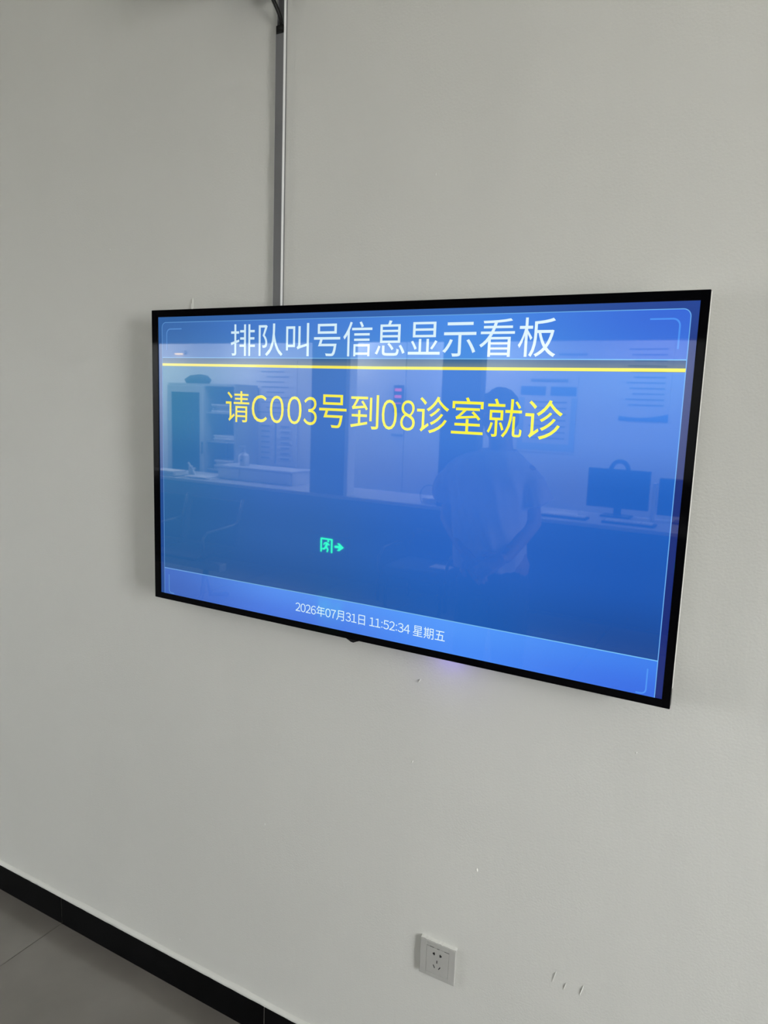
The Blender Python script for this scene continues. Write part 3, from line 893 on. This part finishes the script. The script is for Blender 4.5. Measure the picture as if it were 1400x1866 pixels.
# exit sign low on the dark pier; it reads the right way round only in the mirror
ex = thing('exit_sign', 'dark exit sign with glowing green runner and arrow, mirrored in the screen', 'sign', (-2.97, YF, 0.24))
obj('plate', B(-3.17, -2.77, YF, YF + .022, 0.215, 0.395, bev=.003), pmat('sign_plate', (0.015, 0.02, 0.018), 0.3), ex)
green = emat('green_lit', (0.01, 1.0, 0.22), 20.0)
yy0, yy1 = YF + .0222, YF + .0232
bm = bmesh.new()
for a in ((-3.065, -3.050, .235, .370), (-2.945, -2.930, .235, .370), (-3.050, -2.945, .357, .370)): box(bm, a[0], a[1], yy0, yy1, a[2], a[3])
obj('door_symbol', bm, green, ex)
def poly(pts):
    bm = bmesh.new()
    a = [bm.verts.new((x, yy1, z)) for x, z in pts]; b = [bm.verts.new((x, yy0, z)) for x, z in pts]
    bm.faces.new(a); bm.faces.new(b[::-1])
    for k in range(len(pts)): bm.faces.new((a[k], b[k], b[(k + 1) % len(pts)], a[(k + 1) % len(pts)]))
    bmesh.ops.recalc_face_normals(bm, faces=bm.faces[:])
    return bm
bm = bmesh.new()
ox, oz = -2.998, 0.30
def bar(p, q, r_):
    p, q = Vector((ox + p[0], oz + p[1])), Vector((ox + q[0], oz + q[1])); d = (q - p).normalized(); n_ = Vector((-d.y, d.x)) * r_
    merge(bm, poly([(p - n_).to_tuple(), (q - n_).to_tuple(), (q + n_).to_tuple(), (p + n_).to_tuple()]))
bar((.008, .028), (-.004, -.012), .012); bar((-.004, -.012), (.018, -.034), .008); bar((.018, -.034), (.010, -.062), .007); bar((-.006, -.010), (-.024, -.036), .008); bar((-.024, -.036), (-.046, -.034), .007)
bar((.008, .026), (.034, .008), .006); bar((.006, .028), (-.022, .024), .006); bar((-.022, .024), (-.030, .004), .005)
merge(bm, poly([(ox + .020 + .010 * math.cos(k * math.pi / 5), oz + .045 + .010 * math.sin(k * math.pi / 5)) for k in range(10)]))
obj('runner_symbol', bm, green, ex)
obj('arrow_symbol', poly([(-2.905, .313), (-2.853, .313), (-2.878, .338), (-2.852, .338), (-2.803, .302), (-2.852, .266), (-2.878, .266), (-2.853, .291), (-2.905, .291)]), green, ex)

# steel waiting bench out in the corridor
wb = thing('waiting_bench', 'steel waiting bench with bright arm rails, mirrored low in the screen', 'bench', (-3.6, -3.15, 0))
obj('beam', B(-4.35, -3.12, -3.20, -3.12, .28, .34, bev=.004), M['grey_steel'], wb)
for k in range(2):
    x = -4.30 + k * .6
    bm = bmesh.new(); box(bm, x, x + .52, -3.35, -2.90, .40, .425, bev=.008)
    obj('seat', bm, M['dark_cloth'], wb)
    bm = bmesh.new(); box(bm, x, x + .52, -3.40, -3.37, .44, .82, bev=.01)
    bmesh.ops.rotate(bm, verts=bm.verts, cent=(x, -3.38, .44), matrix=Matrix.Rotation(R(8), 3, 'X'))
    obj('backrest', bm, M['dark_cloth'], wb)
for x in (-4.34, -3.72, -3.12):
    obj('arm_rail', tube(bmesh.new(), [(x, -3.40, .84), (x, -3.34, .66), (x, -3.28, .64), (x, -2.98, .62), (x, -2.93, .58), (x, -2.95, .42)], .011, 8), M['steel'], wb, smooth=True)
for x in (-4.2, -3.3):
    obj('leg', tube(bmesh.new(), [(x, -2.92, .012), (x, -3.1, .05), (x, -3.16, .28)], .02, 8), M['steel'], wb, smooth=True)
    obj('leg', tube(bmesh.new(), [(x, -3.42, .012), (x, -3.22, .05), (x, -3.16, .28)], .02, 8), M['steel'], wb, smooth=True)

# low dark chair against the reception front, behind the person
lw = thing('low_chair', 'low dark upholstered chair against the counter front, mirrored beside the person', 'chair', (-1.78, -4.1, 0))
obj('seat', B(-2.05, -1.52, -4.36, -3.86, .26, .36, bev=.03, seg=3), M['dark_cloth'], lw)
bm = bmesh.new(); box(bm, -2.03, -1.54, -4.44, -4.36, .34, .60, bev=.03, seg=3)
obj('backrest', bm, M['dark_cloth'], lw)
for x in (-2.09, -1.48):
    obj('armrest', tube(bmesh.new(), [(x, -4.38, .30), (x, -4.36, .47), (x, -4.3, .50), (x, -3.96, .48), (x, -3.88, .42), (x, -3.88, .05)], .014, 8), M['screen_back'], lw, smooth=True)
for x in (-2.03, -1.54):
    for y in (-4.32, -3.9):
        obj('leg', tube(bmesh.new(), [(x, y, .002), (x, y, .27)], .014, 8), M['screen_back'], lw)
fp = obj('folded_paper', B(-1.68, -1.52, -4.10, -3.98, .365, .375, bev=.002), M['paper'])
tag(fp, 'white folded papers lying on the low dark chair, ' + RF, 'papers')

# ================================================================== the person standing in the corridor, facing the screen
PX, PY = -0.42, -2.0
pr = thing('person', 'person in a loose pale short-sleeved shirt with hands joined, mirrored in the screen', 'person', (PX, PY, 0))
def P(x, y, z): return Vector((PX + x, PY + y, z))
# body: one fused surface
bm = bmesh.new()
hc = P(-.005, .02, 1.645)
ell(bm, hc, (.074, .092, .108), 24)                                # skull
ell(bm, hc + Vector((0, .028, -.052)), (.058, .066, .070), 20)     # jaw
ell(bm, hc + Vector((0, .060, -.098)), (.026, .022, .018), 12)     # chin
ell(bm, hc + Vector((0, .098, -.022)), (.012, .018, .026), 12)     # nose
ell(bm, hc + Vector((0, .106, -.036)), (.016, .012, .010), 12)
ell(bm, hc + Vector((0, .088, -.068)), (.024, .010, .006), 12); ell(bm, hc + Vector((0, .086, -.077)), (.021, .010, .006), 12)   # lips
ell(bm, hc + Vector((0, .078, .022)), (.052, .014, .010), 12)      # brow
for s in (-1, 1):
    ell(bm, hc + Vector((s * .077, -.006, -.018)), (.010, .020, .032), 12, (0, s * .2, 0))   # ear
    ell(bm, hc + Vector((s * .040, .068, -.038)), (.022, .020, .018), 12)                    # cheek
chain(bm, [P(0, -.02, 1.40), P(0, -.005, 1.50), P(0, .01, 1.56)], [.072, .056, .054], 18)     # neck
loft(bm, [(P(.01, 0, .86), .155, .105), (P(.01, 0, .95), .165, .11), (P(-.02, 0, 1.06), .145, .105), (P(-.03, .005, 1.22), .155, .112), (P(-.03, 0, 1.34), .165, .10), (P(-.02, -.01, 1.42), .13, .08), (P(0, -.01, 1.455), .08, .06)], 28)
ARMS = {
    -1: [P(-.215, -.01, 1.375), P(-.262, -.035, 1.13), P(-.095, .125, .995), P(-.03, .165, .965)],
    1: [P(.135, -.01, 1.375), P(.168, -.035, 1.15), P(.110, .135, 1.005), P(.05, .175, .955)],
}
for s, a in ARMS.items():
    chain(bm, a[:2], [.048, .041], 16); chain(bm, [a[1], a[1].lerp(a[2], .35), a[2]], [.041, .040, .027], 16)
# hands: palms and five fingers each, one hand folded over the other
def hand(wr, s, over):
    d = Vector((-s * .62, .25, -.60 if not over else -.45)).normalized()
    up = Vector((0, .9, .4)).normalized()
    up = (up - d * up.dot(d)).normalized(); side_ = d.cross(up)
    pc = wr + d * .05
    for k in range(5):
        ell(bm, wr + d * (.012 + .018 * k), (.03 + .0025 * k, .017, .03 + .0015 * k), 12)
    for k, (off, ln) in enumerate(((-.030, .070), (-.010, .080), (.010, .076), (.029, .060))):
        b0 = wr + d * .085 + side_ * off
        b1 = b0 + d * ln * .45 + up * -.004
        b2 = b1 + (d * .75 - up * .65).normalized() * ln * .33
        b3 = b2 + (d * .35 - up * .93).normalized() * ln * .25
        chain(bm, [b0 - d * .02, b0, b1, b2, b3], [.010, .0098, .0090, .0082, .0072], 10)
    th = wr + d * .025 + side_ * -.034
    chain(bm, [th, th + d * .030 + side_ * -.022, th + d * .055 + side_ * -.026 - up * .006], [.012, .0105, .0085], 10)
hand(ARMS[-1][2] + (ARMS[-1][3] - ARMS[-1][2]) * .15, -1, False)
hand(ARMS[1][2] + (ARMS[1][3] - ARMS[1][2]) * .15 + Vector((0, .022, .006)), 1, True)
for s in (-1, 1):
    chain(bm, [P(s * .085, 0, .88), P(s * .10, .015, .50), P(s * .11, -.01, .10)], [.085, .058, .040], 16)
body = obj('body', fuse(bm, 0.0055, 3), M['skin'], pr, smooth=True)
bm = bmesh.new()
for s in (-1, 1): ell(bm, hc + Vector((s * .031, .0795, -.004)), (.0145, .0085, .0075), 12)
ey = obj('eye', bm, pmat('eye_white', (.6, .6, .58), .2), body, smooth=True)
bm = bmesh.new()
for s in (-1, 1):
    ell(bm, hc + Vector((s * .031, .0865, -.004)), (.006, .0035, .006), 10); ell(bm, hc + Vector((s * .033, .090, .022)), (.022, .006, .004), 10)
obj('brow', bm, M['hair'], body, smooth=True)
# hair: short cap
bm = bmesh.new()
ell(bm, hc + Vector((0, -.008, .030)), (.085, .100, .092), 24); ell(bm, hc + Vector((0, -.045, -.02)), (.078, .062, .075), 20)
ell(bm, hc + Vector((0, .055, .072)), (.066, .042, .030), 16)
for s in (-1, 1): ell(bm, hc + Vector((s * .070, .018, .005)), (.014, .024, .034), 12)
bm2 = fuse(bm, .006, 2, lambda c: .003 * noise.noise(c * 60))
obj('hair', bm2, M['hair'], pr, smooth=True)
# shirt: loose, boxy, short wide sleeves, creased
bm = bmesh.new()
loft(bm, [(P(-.018, 0, .915), .166, .130), (P(-.022, 0, .97), .172, .134), (P(-.030, .004, 1.10), .180, .136), (P(-.034, .004, 1.24), .188, .136), (P(-.036, 0, 1.34), .205, .126), (P(-.034, -.006, 1.405), .190, .108), (P(-.026, -.010, 1.45), .140, .088), (P(-.012, -.012, 1.480), .082, .070)], 36, 2.4)
for s, a in ARMS.items():
    sh, el = a[0], a[1]
    e = sh.lerp(el, .62) + Vector((s * .03, 0, 0))
    chain(bm, [sh + Vector((-s * .035, 0, .004)), sh.lerp(e, .4)], [.064, .074], 18)
    tube(bm, [sh.lerp(e, .25), e], [.073, .083], 20)
def crease(c):
    x, y, z = c.x - PX, c.y - PY, c.z
    k = noise.noise(Vector((x * 16 + z * 5, y * 6, z * 3.2))) * .015 + noise.noise(Vector((x * 32 + z * 9, y * 12, z * 6))) * .006
    return k * (1.0 if z < 1.36 else .5)
sh_o = obj('shirt', fuse(bm, .008, 3, crease), M['shirt'], pr, smooth=True)
sh_o['label'] = 'loose pale creased short-sleeved shirt'
bm = bmesh.new()
ring = [P(-.008 + .080 * math.cos(a), -.008 + .074 * math.sin(a), 1.474 - .030 * max(0, math.sin(a))) for a in [2 * math.pi * k / 24 for k in range(25)]]
tube(bm, ring, .009, 8, close=False)
obj('collar', bm, M['shirt'], sh_o, smooth=True)
# trousers and shoes
bm = bmesh.new()
loft(bm, [(P(.005, 0, .80), .165, .115), (P(.005, 0, .92), .165, .115), (P(.005, 0, .96), .160, .11)], 28)
for s in (-1, 1):
    chain(bm, [P(s * .085, 0, .84), P(s * .10, .015, .50), P(s * .11, -.005, .07)], [.098, .078, .068], 18)
obj('trousers', fuse(bm, .009, 3, lambda c: .004 * noise.noise(Vector((c.x * 14, c.y * 14, c.z * 7)))), M['trousers'], pr, smooth=True)
for s in (-1, 1):
    bm = bmesh.new(); chain(bm, [P(s * .11, -.05, .05), P(s * .115, .06, .042), P(s * .12, .15, .036)], [.05, .046, .036], 14)
    b2 = fuse(bm, .008, 2)
    for v in b2.verts: v.co.z = max(v.co.z, .003)
    obj('shoe', b2, M['dark_cloth'], pr, smooth=True)
